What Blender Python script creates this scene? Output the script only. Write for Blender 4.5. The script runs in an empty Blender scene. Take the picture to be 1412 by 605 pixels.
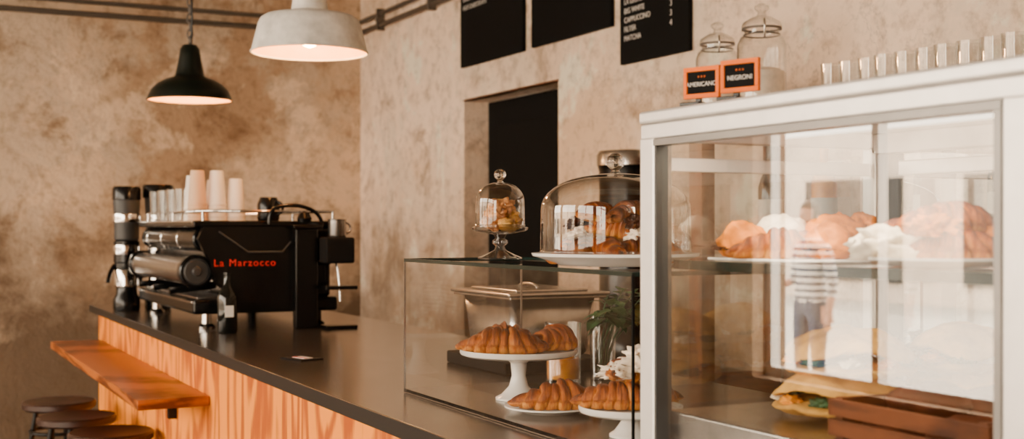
import bpy, bmesh, math, random
from mathutils import Vector, Matrix, noise, Euler
random.seed(7)
sc = bpy.context.scene
COL = sc.collection
pi = math.pi

# ------------------------------------------------------------------ materials
def newmat(name):
    m = bpy.data.materials.new(name); m.use_nodes = True
    nt = m.node_tree
    b = nt.nodes.get("Principled BSDF")
    return m, nt, b
def N(nt, t, **kw):
    n = nt.nodes.new(t)
    for k, v in kw.items():
        if k.startswith('_'): setattr(n, k[1:], v)
        else: n.inputs[k.replace('__', ' ')].default_value = v
    return n
def simple(name, col, rough=0.5, metal=0.0, var=0.08, scale=12, bump=0.0, **kw):
    m, nt, b = newmat(name)
    tc = N(nt, 'ShaderNodeTexCoord')
    nz = N(nt, 'ShaderNodeTexNoise', Scale=scale, Detail=4.0)
    nt.links.new(tc.outputs['Object'], nz.inputs['Vector'])
    rp = N(nt, 'ShaderNodeValToRGB')
    e = rp.color_ramp.elements
    e[0].position = .3; e[1].position = .7
    e[0].color = (*[c*(1-var) for c in col], 1); e[1].color = (*[min(1, c*(1+var)) for c in col], 1)
    nt.links.new(nz.outputs['Fac'], rp.inputs['Fac'])
    nt.links.new(rp.outputs['Color'], b.inputs['Base Color'])
    b.inputs['Roughness'].default_value = rough
    b.inputs['Metallic'].default_value = metal
    if bump:
        bp = N(nt, 'ShaderNodeBump', Strength=bump, Distance=0.01)
        nt.links.new(nz.outputs['Fac'], bp.inputs['Height'])
        nt.links.new(bp.outputs['Normal'], b.inputs['Normal'])
    for k, v in kw.items(): b.inputs[k.replace('__', ' ')].default_value = v
    return m
def emis(name, col, s):
    m, nt, b = newmat(name)
    b.inputs['Emission Color'].default_value = (*col, 1); b.inputs['Emission Strength'].default_value = s
    b.inputs['Base Color'].default_value = (*col, 1)
    return m
def glassmat(name, base=.06, edge=.85, tint=(1, 1, 1), power=4.0, rough=0.0, etint=None):
    m, nt, b = newmat(name)
    nt.nodes.remove(b)
    out = nt.nodes.get('Material Output')
    lw = N(nt, 'ShaderNodeLayerWeight', Blend=.5)
    pw = N(nt, 'ShaderNodeMath', _operation='POWER'); pw.inputs[1].default_value = power
    mu = N(nt, 'ShaderNodeMath', _operation='MULTIPLY_ADD'); mu.inputs[1].default_value = edge; mu.inputs[2].default_value = base
    tr = N(nt, 'ShaderNodeBsdfTransparent', Color=(*tint, 1))
    gl = N(nt, 'ShaderNodeBsdfGlossy', Color=(1, 1, 1, 1), Roughness=rough)
    mx = N(nt, 'ShaderNodeMixShader')
    L = nt.links.new
    if etint:   # thicker glass seen edge-on absorbs more
        p2 = N(nt, 'ShaderNodeMath', _operation='POWER'); p2.inputs[1].default_value = 3.0; L(lw.outputs['Facing'], p2.inputs[0])
        cm = N(nt, 'ShaderNodeMix', _data_type='RGBA'); L(p2.outputs[0], cm.inputs['Factor'])
        cm.inputs[6].default_value = (*tint, 1); cm.inputs[7].default_value = (*etint, 1); L(cm.outputs[2], tr.inputs['Color'])
    L(lw.outputs['Facing'], pw.inputs[0]); L(pw.outputs[0], mu.inputs[0]); L(mu.outputs[0], mx.inputs[0])
    L(tr.outputs[0], mx.inputs[1]); L(gl.outputs[0], mx.inputs[2]); L(mx.outputs[0], out.inputs['Surface'])
    return m
def plaster(name, c1, c2, c3, grey, dirt=.6, band=.8, seed=0.0, greyamt=.75):
    m, nt, b = newmat(name); L = nt.links.new
    tc = N(nt, 'ShaderNodeTexCoord')
    mp = N(nt, 'ShaderNodeMapping'); mp.inputs['Location'].default_value = (seed, seed*2, seed*.7); L(tc.outputs['Object'], mp.inputs['Vector'])
    n1 = N(nt, 'ShaderNodeTexNoise', Scale=0.8, Detail=10.0, Roughness=.6, Distortion=.15)
    n2 = N(nt, 'ShaderNodeTexNoise', Scale=2.6, Detail=14.0, Roughness=.68, Distortion=.25)
    n4 = N(nt, 'ShaderNodeTexNoise', Scale=1.3, Detail=12.0, Roughness=.7, Distortion=.1)
    n5 = N(nt, 'ShaderNodeTexNoise', Scale=14.0, Detail=8.0, Roughness=.7)
    n3 = N(nt, 'ShaderNodeTexNoise', Scale=70.0, Detail=4.0)
    for n in (n1, n2, n3, n5): L(mp.outputs[0], n.inputs['Vector'])
    mp2 = N(nt, 'ShaderNodeMapping'); mp2.inputs['Location'].default_value = (7.3, 3.1, 9.9); L(mp.outputs[0], mp2.inputs['Vector']); L(mp2.outputs[0], n4.inputs['Vector'])
    def ramp(src, p0, c0, p1, c1_):
        r = N(nt, 'ShaderNodeValToRGB'); e = r.color_ramp.elements
        e[0].position = p0; e[0].color = (*c0, 1); e[1].position = p1; e[1].color = (*c1_, 1)
        L(src, r.inputs['Fac']); return r.outputs['Color']
    def mix(f, a, b_, bt='MIX'):
        x = N(nt, 'ShaderNodeMix', _data_type='RGBA', _blend_type=bt)
        if isinstance(f, float): x.inputs['Factor'].default_value = f
        else: L(f, x.inputs['Factor'])
        for s_, i in ((a, 6), (b_, 7)):
            if isinstance(s_, tuple): x.inputs[i].default_value = (*s_, 1)
            else: L(s_, x.inputs[i])
        return x.outputs[2]
    base = ramp(n1.outputs['Fac'], .42, c2, .56, c1)
    g = mix(ramp(n4.outputs['Fac'], .48, (0, 0, 0), .55, (greyamt,)*3), base, grey)
    dk = mix(ramp(n2.outputs['Fac'], .36, (dirt, dirt, dirt), .46, (0, 0, 0)), g, c3)
    lt = mix(ramp(n2.outputs['Fac'], .56, (0, 0, 0), .62, (.6, .6, .6)), dk, tuple(min(1, c*1.25+.04) for c in c1))
    sm = mix(.7, lt, ramp(n5.outputs['Fac'], .34, (.58, .53, .48), .50, (1, 1, 1)), 'MULTIPLY')
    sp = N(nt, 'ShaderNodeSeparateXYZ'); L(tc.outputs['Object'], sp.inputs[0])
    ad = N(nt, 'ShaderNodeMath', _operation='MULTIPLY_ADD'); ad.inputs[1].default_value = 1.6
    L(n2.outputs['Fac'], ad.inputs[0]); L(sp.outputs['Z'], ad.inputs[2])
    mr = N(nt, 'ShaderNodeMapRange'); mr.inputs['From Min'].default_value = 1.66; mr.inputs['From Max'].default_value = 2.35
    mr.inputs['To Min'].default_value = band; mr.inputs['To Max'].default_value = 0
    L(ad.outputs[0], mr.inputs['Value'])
    low = mix(mr.outputs[0], sm, tuple(c*.28 for c in c2))  # lower wall darkened: old stain plus dim corner shade painted into the colour
    v = N(nt, 'ShaderNodeTexVoronoi', Scale=1.1, _feature='DISTANCE_TO_EDGE')
    ds = N(nt, 'ShaderNodeVectorMath', _operation='ADD'); L(mp.outputs[0], ds.inputs[0]); L(n2.outputs['Color'], ds.inputs[1])
    L(ds.outputs[0], v.inputs['Vector'])
    fin = mix(.5, low, ramp(v.outputs['Distance'], 0, (.35, .35, .35), .008, (1, 1, 1)), 'MULTIPLY')
    L(fin, b.inputs['Base Color']); b.inputs['Roughness'].default_value = .9; b.inputs['Specular IOR Level'].default_value = .2
    bp = N(nt, 'ShaderNodeBump', Strength=.85, Distance=.035)
    a2 = N(nt, 'ShaderNodeMath', _operation='MULTIPLY_ADD'); a2.inputs[1].default_value = .12
    L(n3.outputs['Fac'], a2.inputs[0]); L(n2.outputs['Fac'], a2.inputs[2]); L(a2.outputs[0], bp.inputs['Height'])
    L(bp.outputs['Normal'], b.inputs['Normal'])
    return m
def wood(name, c1, c2, sx, sz, scale=4, dist=6, rough=.4, axis='X', amp=.35):
    m, nt, b = newmat(name); L = nt.links.new
    tc = N(nt, 'ShaderNodeTexCoord'); mp = N(nt, 'ShaderNodeMapping')
    mp.inputs['Scale'].default_value = (sx, sx, sz); L(tc.outputs['Object'], mp.inputs['Vector'])
    nz = N(nt, 'ShaderNodeTexNoise', Scale=1.6, Detail=2.0, Distortion=.3); L(mp.outputs[0], nz.inputs['Vector'])
    mu = N(nt, 'ShaderNodeMath', _operation='MULTIPLY'); mu.inputs[1].default_value = scale*dist
    L(nz.outputs['Fac'], mu.inputs[0])
    sn = N(nt, 'ShaderNodeMath', _operation='SINE'); L(mu.outputs[0], sn.inputs[0])
    n2 = N(nt, 'ShaderNodeTexNoise', Scale=30.0, Detail=5.0)
    mp2 = N(nt, 'ShaderNodeMapping'); mp2.inputs['Scale'].default_value = (sx*1.2, sx*1.2, sz*.3); L(tc.outputs['Object'], mp2.inputs['Vector'])
    L(mp2.outputs[0], n2.inputs['Vector'])
    ad = N(nt, 'ShaderNodeMath', _operation='MULTIPLY_ADD'); ad.inputs[1].default_value = amp
    L(sn.outputs[0], ad.inputs[0]); L(n2.outputs['Fac'], ad.inputs[2])
    rp = N(nt, 'ShaderNodeValToRGB'); e = rp.color_ramp.elements
    e[0].position = .35; e[0].color = (*c1, 1); e[1].position = .85; e[1].color = (*c2, 1)
    L(ad.outputs[0], rp.inputs['Fac']); L(rp.outputs['Color'], b.inputs['Base Color'])
    b.inputs['Roughness'].default_value = rough
    b.inputs['Specular IOR Level'].default_value = .3
    return m
def stripes(name, c1, c2, freq):
    m, nt, b = newmat(name); L = nt.links.new
    tc = N(nt, 'ShaderNodeTexCoord'); sp = N(nt, 'ShaderNodeSeparateXYZ'); L(tc.outputs['Object'], sp.inputs[0])
    mu = N(nt, 'ShaderNodeMath', _operation='MULTIPLY'); mu.inputs[1].default_value = freq; L(sp.outputs['Z'], mu.inputs[0])
    sn = N(nt, 'ShaderNodeMath', _operation='SINE'); L(mu.outputs[0], sn.inputs[0])
    gt = N(nt, 'ShaderNodeMath', _operation='GREATER_THAN'); gt.inputs[1].default_value = .2; L(sn.outputs[0], gt.inputs[0])
    mx = N(nt, 'ShaderNodeMix', _data_type='RGBA'); L(gt.outputs[0], mx.inputs['Factor'])
    mx.inputs[6].default_value = (*c1, 1); mx.inputs[7].default_value = (*c2, 1)
    L(mx.outputs[2], b.inputs['Base Color']); b.inputs['Roughness'].default_value = .85
    return m

LS = {'Specular__IOR__Level': .15}
M = {}
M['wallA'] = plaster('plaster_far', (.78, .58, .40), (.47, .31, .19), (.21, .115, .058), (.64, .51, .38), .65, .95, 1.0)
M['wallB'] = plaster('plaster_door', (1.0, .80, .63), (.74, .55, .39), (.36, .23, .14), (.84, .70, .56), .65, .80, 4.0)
M['wallC'] = simple('street_side_plaster', (.28, .18, .11), .9)
M['ceil'] = simple('ceiling_paint', (.20, .15, .10), .9)
M['floor'] = simple('floor_concrete', (.045, .03, .022), .5, var=.3, scale=3)
M['top'] = simple('dark_steel_worktop', (.165, .148, .135), .21, .88, var=.18, scale=9)
M['edge'] = simple('worktop_edge', (.012, .009, .007), .4)
M['ply'] = wood('pine_plywood', (.93, .285, .006), (.44, .085, .003), 2.2, .5, 9, 7, .5, amp=.36)
M['ledge'] = wood('ledge_wood', (.44, .115, .012), (.12, .025, .004), .5, 6, 8, 5, .35)
M['dwood'] = wood('dark_wood', (.16, .05, .02), (.06, .018, .008), 3, .4, 8, 5, .45)
M['crate'] = wood('crate_wood', (.17, .050, .014), (.05, .014, .005), .8, 8, 8, 5, .6)
M['black'] = simple('black_satin', (.003, .003, .003), .22, **{'Specular__IOR__Level': .35})
M['blackm'] = simple('black_matte', (.004, .004, .004), .8, **LS)
M['door'] = simple('door_black', (.004, .004, .004), .8, **LS)
M['chrome'] = simple('chrome', (.75, .73, .71), .12, 1.0, var=.03)
M['steel'] = simple('brushed_steel', (.50, .48, .46), .25, 1.0, var=.12, scale=40)
M['alu'] = simple('aluminium_frame', (.84, .81, .78), .34, .5, var=.05, scale=30)
M['gasket'] = simple('dark_steel_trim', (.22, .21, .20), .35, .8)
M['galv'] = simple('galvanised_pipe', (.13, .11, .095), .5, .6)
M['white'] = simple('white_ceramic', (.82, .80, .77), .18, var=.02)
M['paper'] = simple('paper_cup', (.90, .80, .70), .6, var=.03)
M['paper2'] = simple('paper_cup_kraft', (.70, .46, .29), .6, var=.05)
M['enamelw'] = simple('white_enamel', (.74, .73, .69), .35, var=.22, scale=20)
M['enamelb'] = simple('black_enamel', (.004, .007, .005), .35, **{'Specular__IOR__Level': .3})
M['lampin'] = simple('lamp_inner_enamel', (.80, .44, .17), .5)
M['bulb'] = emis('bulb_glow', (1, .52, .18), 9)
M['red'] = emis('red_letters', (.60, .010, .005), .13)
M['chalk'] = simple('chalk', (.75, .72, .68), .9)
M['orange'] = simple('orange_frame', (.88, .17, .008), .5, **LS)
M['glass'] = glassmat('clear_glass', .08, .8, (.985, .99, .985))
M['glassd'] = glassmat('dome_glass', .06, .9, (.96, .965, .96), 2.4, etint=(.35, .33, .30))
M['glassf'] = glassmat('fridge_glass', .17, .7, (.96, .975, .965), 3)
M['glassb'] = glassmat('fridge_rear_glass', .16, .7, (.90, .93, .91), 3)
M['gedge'] = simple('glass_edge', (.008, .02, .018), .1)
M['choc'] = simple('chocolate_cake', (.04, .010, .003), .6, var=.4, scale=60, bump=.5, **LS)
M['cookie'] = simple('cookie', (.60, .26, .075), .75, var=.35, scale=70, bump=.5)
M['sugar'] = simple('powdered_icing', (.85, .73, .60), .8, var=.12, scale=50, bump=.4)
M['cream'] = simple('cream', (.88, .76, .60), .55, var=.05, scale=30, bump=.3)
M['bread'] = simple('bread_crust', (.40, .105, .010), .6, var=.7, scale=25, bump=.4, **LS)
M['gold'] = simple('golden_bun_crust', (.70, .20, .006), .5, var=.5, scale=30, bump=.4, **LS)
M['flat'] = simple('flatbread', (.74, .38, .095), .7, var=.5, scale=18, bump=.5, **LS)
M['darkloaf'] = simple('dark_rye_crust', (.075, .017, .004), .7, var=.5, scale=30, bump=.5, **LS)
M['juice'] = simple('orange_slices', (.95, .32, .012), .3, var=.3, scale=30)
M['leaf'] = simple('herb_leaf', (.022, .080, .024), .5, var=.5, scale=40)
M['bottle'] = simple('dark_bottle', (.005, .006, .005), .08)
M['label'] = simple('paper_label', (.75, .72, .66), .7)
M['stoolseat'] = simple('stool_seat_wood', (.035, .013, .007), .4, var=.3)
M['iron'] = simple('stool_iron', (.010, .009, .008), .45, .6)
M['pave'] = simple('pavement', (.50, .47, .43), .9)
M['facade'] = simple('facade_render', (.72, .62, .52), .9, var=.2, scale=1)
M['grey'] = simple('grey_plastic', (.03, .03, .03), .5)
M['addstrip'] = emis('added_strip_glow', (1, .93, .82), 8)  # glow of the strip added inside the display case
M['skin'] = simple('skin', (.62, .33, .22), .5, var=.05)
M['hair'] = simple('hair', (.05, .025, .014), .6, var=.4, scale=60)
M['shirt'] = stripes('striped_shirt', (.80, .76, .72), (.04, .05, .10), 110)
M['shirt2'] = simple('blue_shirt', (.10, .15, .28), .85)
M['jeans'] = simple('jeans', (.03, .05, .11), .85)
M['shoe'] = simple('shoe_leather', (.02, .015, .012), .4)
M['eye'] = simple('eye_white', (.8, .8, .78), .2)
M['knobglass'] = simple('solid_glass', (.9, .92, .9), .03, Transmission__Weight=1.0, IOR=1.5)

def crust(name='croissant_crust', k_=1.0):
    m, nt, b = newmat(name); L = nt.links.new
    at = N(nt, 'ShaderNodeAttribute', _attribute_name='bake')
    at2 = N(nt, 'ShaderNodeAttribute', _attribute_name='along')
    nz = N(nt, 'ShaderNodeTexNoise', Scale=1.0, Detail=8.0, Roughness=.75)
    L(at2.outputs['Vector'], nz.inputs['Vector'])
    a = N(nt, 'ShaderNodeMath', _operation='MULTIPLY_ADD'); a.inputs[1].default_value = 1.35
    L(nz.outputs['Fac'], a.inputs[0]); L(at.outputs['Fac'], a.inputs[2])
    s = N(nt, 'ShaderNodeMath', _operation='SUBTRACT'); s.inputs[1].default_value = .55; L(a.outputs[0], s.inputs[0])
    rp = N(nt, 'ShaderNodeValToRGB'); e = rp.color_ramp.elements
    e[0].position = .0; e[0].color = (.82*k_, .38*k_, .06*k_, 1); e[1].position = .95; e[1].color = (.050*k_, .008*k_, .0015*k_, 1)
    k = e.new(.34); k.color = (.52*k_, .135*k_, .006*k_, 1)
    k = e.new(.62); k.color = (.20*k_, .038*k_, .002*k_, 1)
    L(s.outputs[0], rp.inputs['Fac']); L(rp.outputs['Color'], b.inputs['Base Color'])
    b.inputs['Roughness'].default_value = .38; b.inputs['Specular IOR Level'].default_value = .4
    bp = N(nt, 'ShaderNodeBump', Strength=1.0, Distance=.004); L(nz.outputs['Fac'], bp.inputs['Height']); L(bp.outputs['Normal'], b.inputs['Normal'])
    return m
M['crust'] = crust(); M['crustd'] = crust('dark_pastry_crust', .5)

# ------------------------------------------------------------------ geometry helpers
def grp(name, loc=(0, 0, 0), rz=0):
    e = bpy.data.objects.new(name, None); e.empty_display_size = .05
    e.location = loc; e.rotation_euler = (0, 0, rz); COL.objects.link(e); return e
def obj(name, me, mat=None, parent=None, loc=(0, 0, 0), rot=(0, 0, 0), smooth=False):
    o = bpy.data.objects.new(name, me); COL.objects.link(o)
    o.location = loc; o.rotation_euler = rot
    if parent: o.parent = parent
    if mat: me.materials.append(M[mat] if isinstance(mat, str) else mat)
    if smooth:
        for p in me.polygons: p.use_smooth = True
    return o
def box(name, a, b, mat, parent=None, bevel=0.0, rot=(0, 0, 0), loc=(0, 0, 0)):
    bm = bmesh.new()
    bmesh.ops.create_cube(bm, size=1)
    c = [(a[i]+b[i])/2 for i in range(3)]; s = [abs(b[i]-a[i]) for i in range(3)]
    for v in bm.verts: v.co = Vector((c[0]+v.co.x*s[0], c[1]+v.co.y*s[1], c[2]+v.co.z*s[2]))
    if bevel:
        bmesh.ops.bevel(bm, geom=bm.edges[:], offset=bevel, segments=3, profile=.5, affect='EDGES')
    me = bpy.data.meshes.new(name); bm.to_mesh(me); bm.free()
    return obj(name, me, mat, parent, loc, rot)
def quad(name, pts, mat, parent=None):
    me = bpy.data.meshes.new(name); me.from_pydata(pts, [], [tuple(range(len(pts)))]); me.update()
    return obj(name, me, mat, parent)
def lathe(name, prof, mat, parent=None, loc=(0, 0, 0), rot=(0, 0, 0), seg=48, sy=1.0, smooth=True):
    vs = []; fs = []; n = len(prof)
    for j in range(seg):
        a = 2*pi*j/seg
        for r, z in prof: vs.append((r*math.cos(a), r*math.sin(a)*sy, z))
    for j in range(seg):
        k = (j+1) % seg
        for i in range(n-1): fs.append((j*n+i, k*n+i, k*n+i+1, j*n+i+1))
    me = bpy.data.meshes.new(name); me.from_pydata(vs, [], fs)
    bm = bmesh.new(); bm.from_mesh(me); bmesh.ops.remove_doubles(bm, verts=bm.verts, dist=1e-6)
    bmesh.ops.recalc_face_normals(bm, faces=bm.faces); bm.to_mesh(me); bm.free()
    o = obj(name, me, mat, parent, loc, rot, smooth)
    try: me.set_sharp_from_angle(angle=math.radians(40))
    except Exception: pass
    return o
def cyl(name, r, z0, z1, mat, parent=None, loc=(0, 0, 0), rot=(0, 0, 0), seg=40, bv=None):
    bv = bv if bv is not None else min(r*.12, .004, abs(z1-z0)*.3)
    return lathe(name, [(0, z0), (r-bv, z0), (r, z0+bv), (r, z1-bv), (r-bv, z1), (0, z1)], mat, parent, loc, rot, seg)
def tube(name, pts, r, mat, parent=None, loc=(0, 0, 0), cyc=False, smooth=True):
    cu = bpy.data.curves.new(name, 'CURVE'); cu.dimensions = '3D'; cu.bevel_depth = r; cu.bevel_resolution = 4; cu.resolution_u = 8
    s = cu.splines.new('NURBS' if smooth else 'POLY'); s.points.add(len(pts)-1)
    for i, p in enumerate(pts): s.points[i].co = (*p, 1)
    if smooth: s.order_u = 3; s.use_endpoint_u = True
    s.use_cyclic_u = cyc; cu.use_fill_caps = True
    cu.materials.append(M[mat])
    o = bpy.data.objects.new(name, cu); COL.objects.link(o); o.location = loc
    if parent: o.parent = parent
    return o
def text(name, s, size, mat, parent, loc, rot, ax='LEFT', ext=.0004):
    cu = bpy.data.curves.new(name, 'FONT'); cu.body = s; cu.size = size; cu.extrude = ext; cu.align_x = ax; cu.align_y = 'CENTER'
    cu.materials.append(M[mat])
    o = bpy.data.objects.new(name, cu); COL.objects.link(o); o.location = loc; o.rotation_euler = rot
    if parent: o.parent = parent
    return o
def blob(name, sc_, mat, parent, loc, rot=(0, 0, 0), seed=0, amp=.12, freq=2.0, flat=-.55):
    bm = bmesh.new(); bmesh.ops.create_icosphere(bm, subdivisions=4, radius=1)
    for v in bm.verts:
        n = noise.fractal(v.co*freq+Vector((seed*3.1, seed, 5)), 1, 2, 4)
        v.co *= 1+amp*n*1.6
        if v.co.z < flat: v.co.z = flat+(v.co.z-flat)*.15
        v.co = Vector((v.co.x*sc_[0], v.co.y*sc_[1], (v.co.z-flat*1.0+.05)*sc_[2]))
    me = bpy.data.meshes.new(name); bm.to_mesh(me); bm.free()
    return obj(name, me, mat, parent, loc, rot, True)
def croissant(name, L_, R, bend, parent=None, loc=(0, 0, 0), rot=(0, 0, 0), segs=4.5, seed=0, flat=.84, mat='crust'):
    """rolled dough crescent: stepped overlapping wraps whose seams run obliquely, horns tapering and curling in"""
    n, m = 200, 40; vs = []; fs = []; bk = []; al_ = []
    rnd = random.Random(seed); jit = [rnd.uniform(.80, 1.14) for _ in range(40)]
    Ra = L_/(2*math.sin(bend))
    lean = rnd.uniform(-.12, .12)
    for i in range(n+1):
        u = -1+2*i/n
        ph = u*bend*(1+.25*u*u); cx, cy = Ra*math.sin(ph), Ra*(math.cos(ph)-math.cos(bend)*.5-.5)
        nx, ny = math.sin(ph), math.cos(ph)
        for j in range(m):
            th = 2*pi*j/m
            ua = abs(u+lean*(1-u*u)); sg = 1 if u+lean*(1-u*u) > 0 else -1
            wv = .30*noise.noise(Vector((u*3+seed, math.cos(th)*1.2, math.sin(th)*1.2)))
            k = ua*segs+.5+.42*math.sin(th*1.0+.6*sg)*min(1, ua*3)+wv
            kf = math.floor(k); fr = k-kf; us = min(1, max(0, (kf-.5)/segs))
            ub = .28*ua+.72*us
            f = max(0.0, 1-ub**1.45)**.80
            f = max(f, .17)*(1-abs(u)**18)
            # each wrap: lip at its outer edge, sloping back under the next wrap
            lip = .84+.36*(fr**.35)*(1-fr**6)
            r = R*f*lip*jit[int(kf)+(20 if sg > 0 else 0)]**.6
            r *= 1+.13*noise.noise(Vector((u*4+seed*7, math.cos(th)*1.3, math.sin(th)*1.3)))+.03*noise.noise(Vector((u*22, math.cos(th)*5+seed, math.sin(th)*5)))
            c, s = math.cos(th), math.sin(th)
            z = r*s*flat
            if z < -R*.55: z = -R*.55+(z+R*.55)*.2
            z += -R*.30*abs(u)**2
            z = max(z, -R*.58)
            vs.append((cx+nx*r*c, cy+ny*r*c, z+R*.58))
            b_ = .10+.72*(fr**.6)*(1-fr**8)*(.40+.60*s)+.20*(abs(u)**3)
            if s < -.2: b_ *= .55
            bk.append(b_); al_.append((u*16*L_/.12, th*.8, seed*3.3+kf))
    for i in range(n):
        for j in range(m):
            k = (j+1) % m
            fs.append((i*m+j, i*m+k, (i+1)*m+k, (i+1)*m+j))
    fs.append(tuple(range(m))); fs.append(tuple(n*m+j for j in reversed(range(m))))
    me = bpy.data.meshes.new(name); me.from_pydata(vs, [], fs)
    at = me.attributes.new('bake', 'FLOAT', 'POINT'); a2 = me.attributes.new('along', 'FLOAT_VECTOR', 'POINT')
    for i, b_ in enumerate(bk): at.data[i].value = b_; a2.data[i].vector = al_[i]
    return obj(name, me, mat, parent, loc, rot, True)

# ------------------------------------------------------------------ room shell
YW, XW, XR, YF, H = 2.70, -7.40, 3.2, -3.6, 3.7
box('floor', (XW-.3, YF-.3, -.1), (XR+.3, YW+.9, 0), 'floor')
box('ceiling', (XW-.3, YF-.3, H), (XR+.3, YW+.9, H+.15), 'ceil')
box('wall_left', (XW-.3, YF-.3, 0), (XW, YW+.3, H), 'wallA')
DX0, DX1, DZ = -5.836, -4.83, 2.075
def multibox(name, boxes, mat):
    bm = bmesh.new()
    for a, b in boxes:
        r = bmesh.ops.create_cube(bm, size=1)
        for v in r['verts']:
            v.co = Vector([(a[i]+b[i])/2+v.co[i]*abs(b[i]-a[i]) for i in range(3)])
    me = bpy.data.meshes.new(name); bm.to_mesh(me); bm.free(); return obj(name, me, mat)
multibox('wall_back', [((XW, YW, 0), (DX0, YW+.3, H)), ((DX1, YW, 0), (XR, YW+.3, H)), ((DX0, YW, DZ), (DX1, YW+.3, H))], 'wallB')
d = grp('door_1')
box('leaf', (DX0+.002, YW+.14, .002), (DX1-.002, YW+.18, DZ-.003), 'door', d)
for i, (z0, z1) in enumerate([(.15, .95), (1.1, 1.95)]):
    box('panel_%d' % i, (DX0+.14, YW+.130, z0), (DX1-.14, YW+.142, z1), 'door', d, .006)
cyl('handle', .012, 0, .05, 'steel', d, (DX0+.07, YW+.14, 1.02), (pi/2, 0, 0))
t = grp('shade_line_1')
box('head', (DX0-.004, YW-.004, DZ), (DX1+.004, YW+.03, DZ+.008), 'dwood', t)  # dark strip standing in for the thin shadow along the opening's top
box('wall_right', (XR, YF, 0), (XR+.3, YW+.3, H), 'wallC')
wins = [(-7.1, -4.9), (-4.55, -2.2), (-1.8, .5), (.9, 2.9)]
fb = [((XW, YF-.3, 0), (XR, YF, .35)), ((XW, YF-.3, 3.1), (XR, YF, H))]
xs = [XW]+[v for w in wins for v in w]+[XR]
for i in range(0, len(xs), 2): fb.append(((xs[i], YF-.3, .35), (xs[i+1], YF, 3.1)))
multibox('wall_front', fb, 'wallC')
for i, (a, b) in enumerate(wins):
    w = grp('window_%d' % (i+1))
    box('frame_top', (a, YF-.2, 3.03), (b, YF-.12, 3.1), 'alu', w); box('frame_bottom', (a, YF-.2, .35), (b, YF-.12, .42), 'alu', w)
    for k, x in enumerate((a, (a+b)/2-.03, b-.06)): box('stile_%d' % k, (x, YF-.2, .42), (x+.06, YF-.12, 3.03), 'alu', w)
    box('transom', (a, YF-.195, 2.4), (b, YF-.125, 2.45), 'alu', w)
box('pavement', (-30, -30, -.2), (30, YF-.31, -.1), 'pave')
fc = grp('street_facade')
box('facade_wall', (-22, -17, -.098), (10, -16, 3.4), 'facade', fc)
for i in range(7):
    box('shopfront_%d' % i, (-21+i*4.4, -16.0, .3), (-18.2+i*4.4, -15.93, 2.4), 'grey', fc)

for i, (z, r) in enumerate([(2.705, .013), (2.635, .016)]):
    tube('conduit' if i == 0 else 'conduit.%03d' % i, [(XW+.03, -3.4, z), (XW+.03, 2.55, z), (XW+.03, YW-.03, z), (XW+.15, YW-.03, z), (-1.0, YW-.03, z)], r, 'galv')
for i, x in enumerate((XW+.42, -6.2)):
    cb = grp('conduit_clamp' if i == 0 else 'conduit_clamp.001', (x, YW, 2.67))
    box('plate', (-.012, -.052, -.065), (.012, -.002, .065), 'galv', cb, .003); cyl('screw', .008, 0, .008, 'steel', cb, (0, -.052, 0), (pi/2, 0, 0))

# ------------------------------------------------------------------ menu boards
def board(nm, x0, x1, z0, z1):
    g = grp(nm, (x0, YW, z0))
    box('slate', (0, -.022, 0), (x1-x0, -.003, z1-z0), 'blackm', g, .002)
    return g
b1 = board('chalkboard_menu', -5.836, -5.137, 2.247, 3.35)
b2 = board('chalkboard_menu.001', -5.05, -4.35, 2.25, 3.35)
b3 = board('chalkboard_menu.002', -4.277, -3.797, 2.08, 3.2)
R0 = (pi/2, 0, 0)
for i, s in enumerate(["HOT CHOCOLATE", "DARK OR WHITE", "CHAI LATTE", "TEA POT", "LEMON & MINT"]):
    text('line_%d' % i, s, .032, 'chalk', b1, (.04, -.024, .30+i*.045), R0)
rows = [("MATCHA", "4"), ("FILTER", "3"), ("CAPPUCCINO", "3"), ("BIG WHITE", "4"), ("LA LECHE", "3"), ("FLAT WHITE", "3"), ("ESPRESSO", "2"), ("DOPPIO", "3"), ("CORTADO", "3")]
for i, (a, b) in enumerate(rows):
    text('item_%d' % i, a, .030, 'chalk', b3, (.035, -.024, .10+i*.037), R0)
    text('price_%d' % i, b, .032, 'chalk', b3, (.36, -.024, .12+i*.037), R0)
for i, s in enumerate(["BREAKFAST", "SANDWICH", "SOUP"]):
    text('line_%d' % i, s, .04, 'chalk', b2, (.05, -.024, .55+i*.07), R0)

# ------------------------------------------------------------------ counter
c = grp('bar_counter')
CX0, CX1 = -5.80, 1.2
box('worktop', (CX0, .833, 1.041), (CX1, 1.67, 1.07), 'top', c, .0015)
box('worktop_edge', (CX0-.002, .829, 1.040), (CX1, .8335, 1.0695), 'edge', c)
box('worktop_edge_end', (CX0-.004, .829, 1.040), (CX0, 1.67, 1.0695), 'edge', c)
box('front_panel', (CX0+.03, .865, .0), (CX1-.03, .885, 1.04), 'ply', c)
box('end_panel', (CX0+.03, .885, .0), (CX0+.05, 1.62, 1.04), 'ply', c)
box('end_panel_2', (CX1-.05, .885, .0), (CX1-.03, 1.62, 1.04), 'ply', c)
box('back_panel', (CX0+.03, 1.60, .0), (CX1-.03, 1.62, 1.04), 'blackm', c)
l = grp('drinks_ledge')
box('board', (-5.72, .655, .890), (-3.66, .863, .920), 'ledge', l, .003)
for i, x in enumerate((-5.5, -4.8, -4.15)):
    box('bracket_%d' % i, (x, .70, .865), (x+.03, .863, .889), 'iron', l); box('bracket_leg_%d' % i, (x, .838, .79), (x+.03, .863, .865), 'iron', l)

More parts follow.
